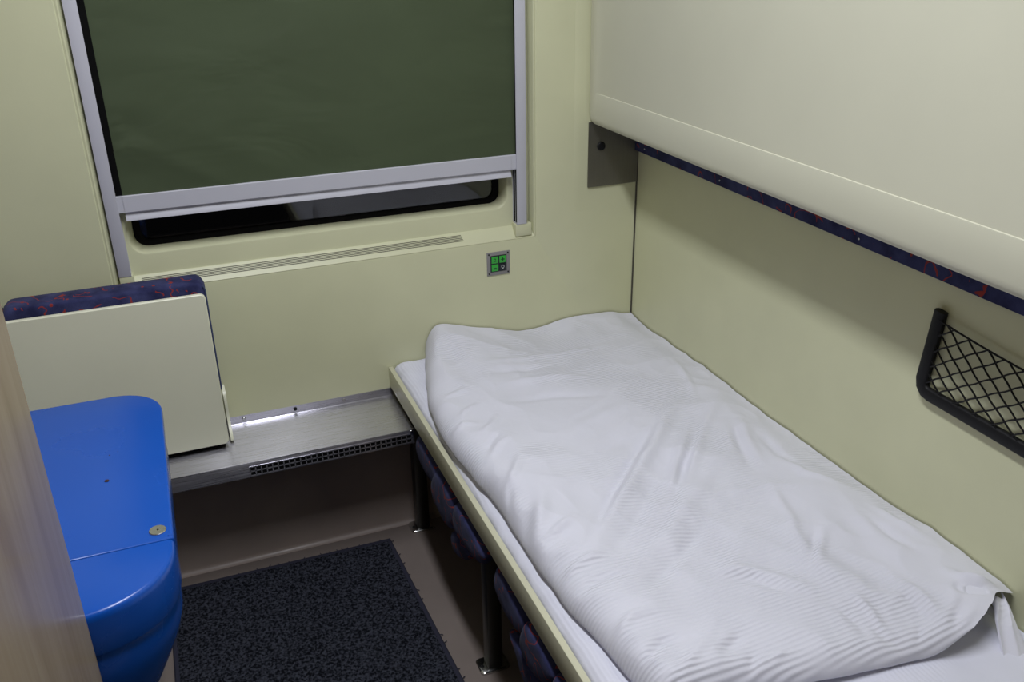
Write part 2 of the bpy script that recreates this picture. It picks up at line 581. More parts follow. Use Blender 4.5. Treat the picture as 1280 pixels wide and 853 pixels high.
# bottom bar: front face, crease, out-sloping lip
bm = bmesh.new()
prof = [(0.0035, 1.0465), (0.0015, 1.0450), (0.0015, 1.0085), (0.0035, 1.0065), (0.0085, 1.0050), (0.0085, 1.0005), (0.0030, 0.9905), (0.0025, 0.9875), (0.0055, 0.9870), (0.0110, 0.9960), (0.0110, 1.0465)]
loft(bm, [[(x, y, z) for y, z in prof] for x in (-1.3255, -0.3745)])
p2 = prof[:4] + [(0.0085, 1.0060), (0.0108, 1.0060), (0.0108, 1.0465)]
loft(bm, [[(x, y, z) for y, z in p2] for x in (-1.3385, -1.3250)])
loft(bm, [[(x, y, z) for y, z in p2] for x in (-0.3750, -0.3615)])
obj('bottom_bar', bm, m_alu, bl, angle=25)
# fabric
bm = bmesh.new()
nx, nz = 130, 110
fx0, fx1, fz0, fz1 = -1.3255, -0.3605, 1.040, 1.775
def cloth(x, z):
    u, w = x - fx0, z - fz0
    y = 0.0090
    y += 0.0022 * noise.noise(Vector((x * 2.3 + z * 1.5, z * 3.4 - x * 1.6, 1.3)))
    y += 0.0016 * math.exp(-((u - .04) / .05) ** 2) * math.sin((w - .02) * 58) * math.exp(-((w - .10) / .12) ** 2)
    # soft diagonal sag folds running up to the left
    for (cx, cz, sl, wd, am) in ((.16, .05, -.62, .022, .0014), (.33, .05, -.55, .030, .0014), (.50, .10, -.50, .040, .0010)):
        d = (w - cz) - sl * (u - cx)
        y -= am * math.exp(-(d / wd) ** 2) * math.exp(-((u - cx) / .16) ** 2)
    # small puckers near the left edge
    for (cu, cw) in ((.018, .115), (.020, .150), (.018, .175)):
        y -= .0022 * math.exp(-((u - cu) / .011) ** 2 - ((w - cw - (u - cu) * .5) / .006) ** 2)
    return min(max(y, .0040), .0112)
g = [[bm.verts.new((fx0 + (fx1 - fx0) * i / nx, cloth(fx0 + (fx1 - fx0) * i / nx, fz0 + (fz1 - fz0) * j / nz), fz0 + (fz1 - fz0) * j / nz)) for i in range(nx + 1)] for j in range(nz + 1)]
for j in range(nz):
    for i in range(nx):
        bm.faces.new((g[j][i], g[j][i + 1], g[j + 1][i + 1], g[j + 1][i]))
ex = bmesh.ops.extrude_face_region(bm, geom=bm.faces[:])
bmesh.ops.translate(bm, verts=[v for v in ex['geom'] if isinstance(v, bmesh.types.BMVert)], vec=(0, 0.0006, 0))
bmesh.ops.recalc_face_normals(bm, faces=bm.faces[:])
obj('blind_fabric', bm, m_blind, bl)
bm = bmesh.new()
loft(bm, [[(x, p[0], p[1]) for p in rrect(-0.045, 0.028, 1.765, 1.835, 0.012, 5)] for x in (-1.366, -0.334)])
obj('roller_box', bm, m_alu, bl)
# cream blocks under the two rails
for nm, a, b in (('trim_3', -1.3655, -1.334), ('trim_4', -0.366, -0.3195)):
    bm = bmesh.new()
    box(bm, a, b, -0.0005, 0.0305, RZ0 + .004, RZB - .001, 0.0015)
    struct(nm, bm, m_wall)

# ------------------------------------------------------------------ light switch panel
SX, SZ = -0.4185, 0.7545
sp = thing('switch_panel', 'small square metal switch plate with three green buttons on the window wall', 'switch', (SX, 0.0, SZ - .034))
obj('plate', BX(SX - .0335, SX + .0335, -0.0025, 0.0, SZ - .0335, SZ + .0335, 0.0012), m_plate, sp)
bk = obj('button_bed', BX(SX - .0235, SX + .0235, -0.0032, -0.0022, SZ - .0235, SZ + .0235, 0.0004), m_panelblk, sp)
bw = 0.0095
for i, (dx, dz) in enumerate(((-.0112, .0112), (.0112, .0112), (-.0112, -.0112))):
    cx, cz = SX + dx, SZ + dz
    b_ = obj('button', BX(cx - bw, cx + bw, -0.0052, -0.0030, cz - bw, cz + bw, 0.0006), m_green, sp)
    mk = bmesh.new()
    if i == 0:      # bent arrow
        box(mk, cx - .0035, cx + .0015, -0.0056, -0.0051, cz + .0025, cz + .0045)
        box(mk, cx + .0010, cx + .0030, -0.0056, -0.0051, cz - .0005, cz + .0040)
        box(mk, cx - .0040, cx + .0035, -0.0056, -0.0051, cz - .0045, cz - .0025)
    elif i == 1:    # cross
        box(mk, cx - .0015, cx + .0015, -0.0056, -0.0051, cz - .0055, cz + .0055)
        box(mk, cx - .0055, cx + .0055, -0.0056, -0.0051, cz - .0015, cz + .0015)
    else:
        box(mk, cx - .0042, cx + .0042, -0.0056, -0.0051, cz - .0040, cz + .0005)
    obj('symbol', mk, m_green_d, b_, smooth=False)
cx, cz = SX + .0112, SZ - .0112
b_ = obj('button', BX(cx - bw, cx + bw, -0.0052, -0.0030, cz - bw, cz + bw, 0.0006), m_panelblk, sp)
b_['label'] = 'black button with a pale lamp symbol'
mk = bmesh.new()
tube(mk, [(cx + .0038 * math.cos(t * PI / 6), -0.0054, cz + .0012 + .0038 * math.sin(t * PI / 6)) for t in range(13)], 0.0009, 6)
box(mk, cx - .002, cx + .002, -0.0058, -0.0051, cz - .0055, cz - .0035)
obj('symbol', mk, m_mark, b_, smooth=False)
for dx in (-1, 1):
    for dz in (-1, 1):
        obj('screw', disc(bmesh.new(), (SX + dx * .0275, -0.0024, SZ + dz * .0275), 0.0022, -0.0010, 'y', 14), m_black, sp)

# ------------------------------------------------------------------ steel heater cover along the window wall
HZ, HY, HX1 = 0.415, -0.205, -0.7365
hc = thing('heater_cover', 'brushed stainless steel heater ledge along the foot of the window wall', 'heater cover', (-0.95, 0.0, 0.36))
bm = bmesh.new()
# profile: flange on the wall, flat top, folded nose, short front face
prof = [(-0.0008, 0.438), (-0.0008, 0.417), (-0.003, HZ + .0008), (-0.006, HZ), (HY + .004, HZ), (HY + .001, HZ - .001), (HY, HZ - .004), (HY, 0.3735),
        (HY + .0015, 0.3735), (HY + .0015, HZ - .004), (HY + .005, HZ - .0018), (-0.004, HZ - .0018), (0.0, HZ - .0018), (0.0, 0.438)]
loft(bm, [[(x, y, z) for y, z in prof] for x in (X_L + .002, HX1)])
obj('ledge', bm, m_steel, hc, angle=50)
# grille: two rows of slots, a flat black plate painting their shade, thin bars in front
bm = bmesh.new()
gx0, gx1, gz0, gz1 = -1.152, -0.744, 0.379, 0.4015
obj('slot_shade_plate', BX(gx0, gx1, HY - .0006, HY + .0006, gz0, gz1), m_seal_shade, hc, smooth=False)
ns = 30
step = (gx1 - gx0) / ns
for i in range(ns + 1):
    x = gx0 + i * step
    box(bm, x - .0013, x + .0013, HY - .0018, HY - .0004, gz0 - .0015, gz1 + .0015)
for z in (gz0 - .001, (gz0 + gz1) / 2, gz1 + .001):
    box(bm, gx0 - .001, gx1 + .001, HY - .0018, HY - .0004, z - .0014, z + .0014)
obj('grille', bm, m_steel, hc, smooth=False)
for x, mt in ((-1.138, m_chrome), (-1.005, m_black), (-0.874, m_plate)):
    obj('screw', disc(bmesh.new(), (x, -0.0006, 0.4285), 0.0048, -0.003, 'y', 18, 0.001), mt, hc)
obj('screw', disc(bmesh.new(), (-0.744, HY, 0.409), 0.0045, -0.003, 'y', 14, 0.001), m_chrome, hc)

# ------------------------------------------------------------------ folding seat against the window wall, left
fs = thing('folding_seat', 'folding seat tipped up against the window wall, cream underside and blue patterned cushion', 'seat', (-1.40, -0.06, 0.43))
bm = bmesh.new()
def tp(x0, x1, z0, z1, y0, y1, r=.006):
    return [[(p[0], y, p[1]) for p in rrect(x0, x1, z0, z1, r, 5)] for y in (y0, y1)]
a = rrect(-1.70, -1.188, 0.434, 0.8285, 0.010, 5)
b = rrect(-1.702, -1.186, 0.432, 0.8305, 0.012, 5)
def yf(z):      # slight outward bow of the board
    return -0.1215 - 0.004 * math.sin(PI * (z - .432) / .4)
loft(bm, [[(p[0], yf(p[1]), p[1]) for p in a], [(p[0], yf(p[1]) + .002, p[1]) for p in b], [(p[0], yf(p[1]) + .010, p[1]) for p in b], [(p[0], yf(p[1]) + .012, p[1]) for p in a]])
obj('seat_board', bm, m_cream, fs)
def soft_block(x0, x1, z0, z1, y0, y1, r):
    bm = bmesh.new()
    ls = []
    for y, ins in ((y0, .006), (y0 + .002, .002), (y0 + .006, .0), ((y0 + y1) / 2, -.002), (y1 - .022, .0), (y1 - .010, .004), (y1 - .003, .012), (y1, .024)):
        ls.append([(p[0], y, p[1]) for p in rrect(x0 + ins, x1 - ins, z0 + ins, z1 - ins, r, 6)])
    return loft(bm, ls)
cu = obj('cushion', soft_block(-1.606, -1.1835, 0.566, 0.8545, -0.1085, -0.018, 0.022), m_uph, fs)
bm = bmesh.new()
P = [(p[0], -0.1075, p[1]) for p in rrect(-1.606, -1.1835, 0.566, 0.8540, 0.020, 6)][8:15]
tube(bm, P, 0.0020, 6)
obj('piping', bm, M_paint('grey_blue_piping', (0.05, 0.07, 0.16), 0.6), cu)
sc_ = obj('side_cushion', soft_block(-1.705, -1.609, 0.566, 0.8455, -0.1085, -0.022, 0.012), m_uph, fs)
# cream hinge bracket standing on the ledge
bm = bmesh.new()
out = smooth_closed([(-0.016, 0.555), (-0.062, 0.548), (-0.070, 0.520), (-0.066, 0.470), (-0.098, 0.440), (-0.100, 0.4175), (-0.016, 0.4175)], 2)
loft(bm, [[(x, y, z) for y, z in out] for x in (-1.1815, -1.1745)])
obj('hinge_bracket', bm, m_cream, fs)
bm = bmesh.new()
out = [(-0.020, 0.4165), (-0.098, 0.4165), (-0.098, 0.566), (-0.020, 0.566)]
loft(bm, [[(x, y, z) for y, z in out] for x in (-1.640, -1.196)])
obj('hinge_frame', bm, m_black, fs)

# ------------------------------------------------------------------ blue washbasin cabinet
BZ = 0.80
wb = thing('washbasin_cabinet', 'glossy bright blue washbasin cabinet with closed lid at the left', 'washbasin', (-1.58, -0.83, 0.0))
XR = -1.3045
lid_y0, lid_y1 = -0.514, -1.0165
# lid
def lid_loop(z, ins, y_far=lid_y0, y_near=lid_y1):
    pts = [(X_L + .004, y_near + ins), (XR - ins, y_near + ins)]
    r = 0.085 - ins
    for i in range(13):
        t = i / 12 * PI / 2
        pts.append((XR + .006 - ins - r - .006 + r * math.cos(t) * 1.0, y_far - ins - r + r * math.sin(t)))
    pts.append((X_L + .004, y_far - ins))
    return [(x, y, z) for x, y in pts]
bm = bmesh.new()
loft(bm, [lid_loop(BZ - .024, .0), lid_loop(BZ - .006, -.001), lid_loop(BZ - .0015, .0002), lid_loop(BZ - .0004, .0012), lid_loop(BZ, .003)])
lid = obj('lid', bm, m_blue, wb, angle=55)
# front shelf + bowl body, lofted down to the foot
def plan(z, xr, yf, yb, e=2.25, n=26):
    """half-rounded front plan: straight right side then a superelliptic nose"""
    a, b = 0.142, abs(yf - lid_y1) + .012
    pts = [(X_L + .004, yb), (xr - .03, yb), (xr - .008, yb - .008), (xr, yb - .03)]
    ys = yf + b
    for i in range(n + 1):
        t = i / n * PI / 2
        pts.append((xr - a + a * math.cos(t) ** (2 / e), ys - b * math.sin(t) ** (2 / e)))
    pts.append((X_L + .004, yf))
    return [(x, y, z) for x, y in pts]
# top nose plate in front of the seam
bm = bmesh.new()
def nose(z, ins, ytop=lid_y1 - .0022):
    a, b = 0.142 - ins, 0.132 - ins
    e = 2.25
    pts = [(X_L + .004, ytop)]
    pts.append((XR - ins, ytop))
    for i in range(27):
        t = i / 26 * PI / 2
        pts.append((XR - ins - a + a * math.cos(t) ** (2 / e), ytop - .004 - b * .96 * math.sin(t) ** (2 / e)))
    pts.append((X_L + .004, pts[-1][1]))
    return [(x, y, z) for x, y in pts]
loft(bm, [nose(BZ - .068, .0004), nose(BZ - .064, -.0006), nose(BZ - .040, -.0010), nose(BZ - .014, -.0005), nose(BZ - .006, .0005), nose(BZ - .002, .003), nose(BZ - .0008, .007)])
obj('basin_rim', bm, m_blue, wb, angle=50)
bm = bmesh.new()
lv = [(BZ - .0245, XR - .006, -1.020, -.530), (BZ - .064, XR - .0055, -1.1430, -.560), (BZ - .072, XR - .0045, -1.1450, -.565), (BZ - .085, XR - .0035, -1.1465, -.575), (BZ - .11, XR - .0045, -1.1475, -.60),
      (BZ - .14, XR - .012, -1.143, -.63), (BZ - .18, XR - .028, -1.132, -.66), (BZ - .23, XR - .048, -1.116, -.68), (BZ - .30, XR - .078, -1.085, -.70), (BZ - .42, XR - .13, -1.040, -.72), (0.20, XR - .17, -.99, -.72), (0.0, XR - .18, -.97, -.72)]
ls = []
for z, xr, yf_, yb in lv:
    if z > BZ - .05:
        ls.append(plan(z, xr, -1.020, yb))
    else:
        a, b = 0.142, 0.135
        pts = [(X_L + .004, yb), (xr - .03, yb), (xr - .008, yb - .008), (xr, yb - .03)]
        for i in range(27):
            t = i / 26 * PI / 2
            pts.append((xr - a + a * math.cos(t) ** (2 / 2.25), yf_ + b - b * math.sin(t) ** (2 / 2.25)))
        pts.append((X_L + .004, yf_))
        ls.append([(x, y, z) for x, y in pts])
loft(bm, ls)
obj('cabinet_body', bm, m_blue, wb, angle=35)
lk = obj('lid_latch', disc(bmesh.new(), (-1.325, -0.991, BZ - .0002), 0.0122, 0.0022, 'z', 32, 0.0008), m_button, wb)
obj('latch_pin', disc(bmesh.new(), (-1.3245, -0.991, BZ + .0018), 0.0013, 0.0008, 'z', 12), m_black, lk)
bm = bmesh.new()
disc(bm, (-1.3955, -0.820, BZ - .0002), 0.0036, 0.0010, 'z', 14)
obj('rusty_screw', bm, m_rust, wb)
bm = bmesh.new()
disc(bm, (-1.392, -0.738, BZ - .0002), 0.0014, 0.0006, 'z', 10)
disc(bm, (-1.379, -0.731, BZ - .0002), 0.0008, 0.0005, 'z', 10)
obj('stain', bm, m_rust, wb)
bm = bmesh.new()
disc(bm, (-1.309, -1.009, BZ - .001), 0.0030, 0.0022, 'z', 12, 0.0009)
obj('hinge_pin', bm, m_blue, wb)

# ------------------------------------------------------------------ wooden wardrobe, left foreground
wd = thing('wardrobe', 'varnished birch wood wardrobe side panel at the left edge beside the washbasin', 'wardrobe', (-1.64, -1.75, 0.0))
WX, WY = -1.4175, -1.1525
obj('side_panel', BX(WX - .018, WX, Y_B + .004, WY, 0.0, 2.10, 0.0008, 1), m_wood, wd)
obj('back_panel', BX(X_L + .002, WX - .0185, WY - .018, WY - .0005, 0.0, 2.10, 0.0008, 1), m_wood, wd)
obj('top_panel', BX(X_L + .002, WX - .0185, Y_B + .004, WY - .019, 2.082, 2.10, 0.0008, 1), m_wood, wd)

# ------------------------------------------------------------------ bed
bed = thing('bed', 'lower bed base with a cream side board on dark steel legs', 'bed', (-0.37, -1.0, 0.0))
BXO, BZT, BZB = -0.745, 0.502, 0.4445
bm = BX(BXO, BXO + .0125, -1.98, -0.0012, BZB, BZT, 0.0012, 2)
obj('side_board', bm, m_rail, bed)
obj('base_board', BX(BXO + .013, -0.002, -1.98, -0.0012, 0.446, 0.460), m_rail, bed)
for y in (-0.060, -0.650, -1.27, -1.86):
    lg = obj('leg', BX(-0.712, -0.676, y - .018, y + .018, 0.004, 0.4455, 0.004, 2), m_leg, bed)
    bm = bmesh.new()
    loft(bm, [[(p[0], p[1], z) for p in rrect(-0.732 + i_, -0.660 - i_, y - .026 + i_, y + .026 - i_, 0.010, 5)] for z, i_ in ((0.0005, 0), (0.0055, 0), (0.0075, 0.002))])
    fp = obj('foot_plate', bm, m_chrome, lg)
    obj('bolt', disc(bmesh.new(), (-0.722, y - .004, 0.0070), 0.0035, 0.0030, 'z', 12, 0.001), m_black, fp)

# cushions of the day seats folded away under the bed
def seat_under(name, label, pieces):
    ys = [p[0] for pc in pieces for p in pc[1]]
    t = thing(name, label, 'seat', (-0.66, sum(ys) / len(ys), 0.20), 'day seats folded away under the bed')
    for nm, outline, x0, x1 in pieces:
        obj(nm, pillow_x(bmesh.new(), outline, x0, x1), m_uph, t)
    return t
def under_frame(t, y0, y1):
    bm = bmesh.new()
    box(bm, -0.7145, -0.52, y0, y1, 0.300, 0.330, 0.004)
    box(bm, -0.7145, -0.690, y0, y0 + .02, 0.325, 0.4455, 0.003)
    box(bm, -0.7145, -0.690, y1 - .02, y1, 0.325, 0.4455, 0.003)
    obj('seat_frame', bm, m_leg, t)
XA, XB = -0.7475, -0.7150
s_ = seat_under('folded_day_seat', 'blue patterned seat cushions folded under the bed nearest the window', [
    ('seat_cushion', [(-0.216, 0.389), (-0.214, 0.353), (-0.279, 0.337), (-0.343, 0.340), (-0.40, 0.36), (-0.444, 0.395), (-0.421, 0.412), (-0.343, 0.418), (-0.245, 0.420)], XA + .004, XB),
    ('backrest_cushion', [(-0.376, 0.385), (-0.344, 0.333), (-0.352, 0.300), (-0.408, 0.294), (-0.470, 0.285), (-0.527, 0.315), (-0.585, 0.380), (-0.535, 0.408), (-0.452, 0.418), (-0.405, 0.415)], XA + .002, XB),
    ('bolster', [(-0.534, 0.385), (-0.520, 0.334), (-0.56, 0.324), (-0.651, 0.344), (-0.719, 0.354), (-0.765, 0.401), (-0.750, 0.412), (-0.678, 0.419), (-0.593, 0.419), (-0.552, 0.414)], XA, XB),
    ('head_pad', [(-0.480, 0.272), (-0.494, 0.240), (-0.553, 0.252), (-0.612, 0.288), (-0.655, 0.335), (-0.569, 0.314), (-0.505, 0.300)], XA + .008, XB)])
under_frame(s_, -0.60, -0.24)
s_ = seat_under('folded_day_seat', 'blue patterned seat cushions folded under the bed nearer the camera', [
    ('seat_cushion', [(-0.812, 0.425), (-0.797, 0.398), (-0.788, 0.366), (-0.815, 0.346), (-0.877, 0.337), (-0.942, 0.350), (-0.990, 0.390), (-0.958, 0.412), (-0.897, 0.420), (-0.846, 0.430)], XA + .004, XB),
    ('backrest_cushion', [(-0.960, 0.400), (-0.935, 0.342), (-0.952, 0.318), (-1.004, 0.318), (-1.060, 0.334), (-1.120, 0.398), (-1.095, 0.416), (-1.035, 0.420), (-0.980, 0.420)], XA, XB),
    ('bolster', [(-1.10, 0.400), (-1.08, 0.342), (-1.10, 0.326), (-1.16, 0.322), (-1.22, 0.334), (-1.245, 0.370), (-1.235, 0.416), (-1.12, 0.420)], XA, XB),
    ('head_pad', [(-0.860, 0.304), (-0.880, 0.294), (-0.905, 0.280), (-0.946, 0.232), (-1.010, 0.250), (-1.03, 0.29), (-0.968, 0.308), (-0.914, 0.312)], XA + .008, XB)])
under_frame(s_, -1.22, -0.82)

# ------------------------------------------------------------------ mattress with fitted sheet
def sstep(a, b, x):
    t = min(max((x - a) / (b - a), 0), 1)
    return t * t * (3 - 2 * t)
MTX, MTY0, MTY1 = -0.7315, -0.006, -1.965
def mat_z(x, y):
    e = x - (MTX + 0.004 * noise.noise(Vector((0.3, y * 9, 2))))
    z = 0.5130 + 0.004 * noise.noise(Vector((x * 4, y * 4, 5)))
    z += 0.0022 * noise.noise(Vector((x * 22, y * 12, 1)))
    # gathers along the outer edge
    g_ = math.exp(-(e / 0.05) ** 2)
    z += g_ * 0.0035 * noise.noise(Vector((x * 14 + y * 9, y * 24, 9)))
    # soft lengthways pleats
    z += 0.0025 * math.exp(-((e - .03) / .012) ** 2) * (0.6 + noise.noise(Vector((1, y * 5, 3)))) * sstep(-0.35, -0.6, y)
    # foot-end wrinkles, running along the bed
    f = sstep(-1.2, -1.35, y)
    z += f * 0.0045 * math.sin((x * 0.85 + y * 0.45) * 42 + 3 * noise.noise(Vector((x * 6, y * 6, 7)))) * (0.5 + noise.noise(Vector((x * 5, y * 5, 12))))
    return z
bm = bmesh.new()
xs = [MTX + (-0.004 - MTX) * ((i / 150) ** 1.35) for i in range(151)]
ys = [MTY0 + (MTY1 - MTY0) * j / 320 for j in range(321)]
rows = []
for y in ys:
    row = []
    wob = abs(0.0045 * noise.noise(Vector((4, y * 11, 2)))) + .0005
    d0 = min(y - MTY1, 0.012 + (MTY0 - y) * 1.0)
    for i, x in enumerate(xs):
        e = x - MTX
        z = mat_z(x, y)
        R = 0.030
        if e < R:
            z -= (1 - math.sqrt(max(0, 1 - (1 - e / R) ** 2))) * 0.022
        if d0 < R:
            z -= (1 - math.sqrt(max(0, 1 - (1 - max(d0, 0) / R) ** 2))) * 0.020
        z -= 0.022 * sstep(-0.085, -0.01, x) ** 1.5 * sstep(-1.15, -1.40, y)
        row.append(bm.verts.new((x + wob * max(0, 1 - e / .03), y, z)))
    low = bm.verts.new((MTX + .001, y, 0.4615))
    rows.append([low] + row + [bm.verts.new((-0.004, y, 0.4615))])
for a, b in zip(rows, rows[1:]):
    for k in range(len(a) - 1):
        bm.faces.new((a[k], b[k], b[k + 1], a[k + 1]))
bm.faces.new(rows[0]); bm.faces.new(rows[-1][::-1])
bm.faces.new([r[0] for r in rows[::-1]] + [r[-1] for r in rows])
bmesh.ops.recalc_face_normals(bm, faces=bm.faces[:])
mt_ = obj('mattress', bm, m_sheet, None, angle=50)
tag(mt_, 'thin mattress under a white ribbed sheet on the lower bed', 'mattress')

# ------------------------------------------------------------------ duvet
RIDGES = [
  (0.0070, 0.0160, [(-0.63, -1.019), (-0.579, -0.956), (-0.45, -0.836), (-0.352, -0.743), (-0.251, -0.635), (-0.163, -0.545)]),
  (-0.0050, 0.0120, [(-0.656, -1.025), (-0.493, -0.849), (-0.375, -0.733), (-0.268, -0.628)]),
  (0.0060, 0.0120, [(-0.194, -0.659), (-0.337, -0.818), (-0.435, -0.961)]),
  (-0.0050, 0.0090, [(-0.21, -0.711), (-0.343, -0.849), (-0.466, -0.99)]),
  (-0.0050, 0.0080, [(-0.679, -0.74), (-0.706, -0.805), (-0.733, -0.878)]),
  (0.0050, 0.0100, [(-0.622, -0.664), (-0.664, -0.73), (-0.712, -0.787)]),
  (0.0060, 0.0100, [(-0.693, -0.95), (-0.659, -0.933), (-0.617, -0.918)]),
  (0.0070, 0.0180, [(-0.726, -0.996), (-0.704, -0.93), (-0.664, -0.866), (-0.626, -0.793)]),
  (-0.0040, 0.0140, [(-0.74, -0.966), (-0.717, -0.912), (-0.686, -0.856)]),
  (0.0042, 0.0130, [(-0.462, -1.135), (-0.414, -1.148), (-0.385, -1.167), (-0.358, -1.197), (-0.339, -1.227), (-0.33, -1.246), (-0.344, -1.273)]),
  (-0.0030, 0.0130, [(-0.461, -1.158), (-0.404, -1.182), (-0.38, -1.217), (-0.358, -1.252)]),
  (-0.0030, 0.0090, [(-0.553, -1.31), (-0.521, -1.296), (-0.486, -1.281)]),
  (0.0025, 0.0100, [(-0.562, -1.301), (-0.53, -1.286), (-0.497, -1.271)]),
  (0.0050, 0.0070, [(-0.486, -1.351), (-0.464, -1.342), (-0.447, -1.341)]),
  (0.0060, 0.0090, [(-0.541, -1.377), (-0.518, -1.361), (-0.49, -1.349)]),
  (-0.0050, 0.0080, [(-0.552, -1.373), (-0.517, -1.343), (-0.493, -1.317)]),
  (-0.0040, 0.0090, [(-0.202, -1.1), (-0.264, -1.165), (-0.304, -1.208)]),
  (0.0050, 0.0100, [(-0.191, -1.105), (-0.253, -1.169), (-0.29, -1.207)]),
  (-0.0040, 0.0100, [(-0.288, -1.333), (-0.284, -1.375), (-0.251, -1.407)]),
  (0.0040, 0.0090, [(-0.695, -0.34), (-0.663, -0.336), (-0.62, -0.323)]),
  (0.0050, 0.0090, [(-0.691, -0.456), (-0.66, -0.428), (-0.621, -0.402)]),
  (0.0050, 0.0090, [(-0.675, -0.552), (-0.632, -0.513), (-0.601, -0.466)]),
  (0.0040, 0.0140, [(-0.562, -0.218), (-0.466, -0.214), (-0.333, -0.213), (-0.173, -0.216)]),
  (-0.0040, 0.0160, [(-0.592, -0.26), (-0.488, -0.27), (-0.359, -0.28)]),
  (0.0040, 0.0140, [(-0.088, -0.684), (-0.136, -0.78), (-0.17, -0.889)]),
  (-0.0040, 0.0120, [(-0.116, -0.693), (-0.16, -0.789), (-0.202, -0.892)]),
  (0.0040, 0.0100, [(-0.107, -0.888), (-0.112, -0.946), (-0.06, -1.0)]),
  (-0.0050, 0.0070, [(-0.208, -1.366), (-0.229, -1.388), (-0.247, -1.409)]),
  (0.0050, 0.0080, [(-0.246, -1.413), (-0.215, -1.413), (-0.182, -1.403)]),
  (0.0040, 0.0250, [(-0.264, -1.033), (-0.271, -1.161), (-0.254, -1.285)]),
  (-0.0030, 0.0250, [(-0.135, -1.059), (-0.154, -1.211), (-0.137, -1.288)]),
  (0.0040, 0.0200, [(-0.533, -0.667), (-0.441, -0.594), (-0.288, -0.536)]),
  (-0.0040, 0.0200, [(-0.554, -0.792), (-0.438, -0.707), (-0.326, -0.643)]),
  (0.0050, 0.0140, [(-0.044, -0.551), (-0.194, -0.699), (-0.346, -0.88), (-0.418, -0.968)]),
  (-0.0040, 0.0160, [(-0.611, -1.044), (-0.489, -0.939), (-0.344, -0.781)]),
  (0.0050, 0.0200, [(-0.605, -1.094), (-0.458, -1.007), (-0.316, -0.892), (-0.218, -0.8)]),
  (-0.0040, 0.0140, [(-0.605, -1.15), (-0.482, -1.074), (-0.362, -0.992)]),
  (0.0040, 0.0120, [(-0.198, -0.942), (-0.229, -1.048), (-0.27, -1.137)]),
  (-0.0040, 0.0100, [(-0.316, -1.28), (-0.306, -1.336), (-0.314, -1.381)]),
  (0.0050, 0.0090, [(-0.271, -1.266), (-0.269, -1.321), (-0.278, -1.367)]),
  (0.0040, 0.0080, [(-0.175, -1.273), (-0.168, -1.32), (-0.174, -1.37)]),
  (-0.0040, 0.0080, [(-0.196, -1.287), (-0.191, -1.336), (-0.204, -1.384)]),
  (0.0050, 0.0100, [(-0.707, -1.051), (-0.65, -1.028), (-0.6, -1.024)]),
  (-0.0040, 0.0100, [(-0.699, -1.1), (-0.645, -1.082), (-0.587, -1.09)]),
  (0.0050, 0.0100, [(-0.701, -1.221), (-0.64, -1.187), (-0.582, -1.191)]),
  (-0.0050, 0.0100, [(-0.679, -1.285), (-0.62, -1.255), (-0.58, -1.262)]),
  (0.0040, 0.0100, [(-0.632, -1.323), (-0.587, -1.296), (-0.546, -1.266)]),
  (0.0040, 0.0140, [(-0.555, -0.333), (-0.429, -0.339), (-0.316, -0.378)]),
  (-0.0030, 0.0140, [(-0.566, -0.417), (-0.449, -0.432), (-0.325, -0.485)]),
  (0.0040, 0.0090, [(-0.735, -0.508), (-0.691, -0.488), (-0.655, -0.495)]),
  (0.0050, 0.0080, [(-0.69, -0.653), (-0.657, -0.614), (-0.614, -0.589)]),
  (-0.0050, 0.0080, [(-0.689, -0.622), (-0.659, -0.585), (-0.623, -0.555)]),
  (0.0050, 0.0090, [(-0.77, -1.059), (-0.739, -1.027), (-0.702, -1.006)]),
  (-0.0050, 0.0070, [(-0.76, -0.958), (-0.73, -0.924), (-0.712, -0.887)]),
  (0.0040, 0.0100, [(-0.066, -0.344), (-0.101, -0.48), (-0.15, -0.595)]),
  (-0.0040, 0.0120, [(-0.09, -0.762), (-0.111, -0.863), (-0.101, -0.918)]),
  (0.0040, 0.0100, [(-0.055, -1.078), (-0.059, -1.147), (-0.041, -1.207)]),
  (-0.0040, 0.0100, [(-0.097, -1.103), (-0.099, -1.17), (-0.089, -1.238)]),
  (0.0080, 0.0100, [(-0.083, -1.302), (-0.075, -1.324), (-0.058, -1.342), (-0.034, -1.361)]),
  (-0.0120, 0.0110, [(-0.099, -1.344), (-0.083, -1.357), (-0.065, -1.37)]),
  (-0.0050, 0.0090, [(-0.13, -1.362), (-0.167, -1.394), (-0.2, -1.419)]),
  (0.0060, 0.0100, [(-0.107, -1.388), (-0.14, -1.399), (-0.174, -1.412)]),
  (0.0040, 0.0100, [(-0.103, -1.336), (-0.156, -1.378), (-0.189, -1.414)]),
]

def poly_d(px, py, pts):
    best = 1e9
    for (ax, ay), (bx_, by_) in zip(pts, pts[1:]):
        dx, dy = bx_ - ax, by_ - ay
        L2 = dx * dx + dy * dy
        t = 0 if L2 == 0 else max(0, min(1, ((px - ax) * dx + (py - ay) * dy) / L2))
        qx, qy = ax + t * dx - px, ay + t * dy - py
        # signed side
        d = math.hypot(qx, qy)
        if d < best:
            best, bt = d, t
    e0 = math.hypot(px - pts[0][0], py - pts[0][1]); e1 = math.hypot(px - pts[-1][0], py - pts[-1][1])
    tot = sum(math.hypot(q[0] - p[0], q[1] - p[1]) for p, q in zip(pts, pts[1:]))
    return best, min(1.0, min(e0, e1) / (0.38 * tot) + .12)
def interp(tab, v):
    for (a, fa), (b, fb) in zip(tab, tab[1:]):
        if (a <= v <= b) or (b <= v <= a):
            t = (v - a) / (b - a)
            t = t * t * (3 - 2 * t) * .5 + t * .5
            return fa + (fb - fa) * t
    return tab[-1][1] if abs(v - tab[-1][0]) < abs(v - tab[0][0]) else tab[0][1]
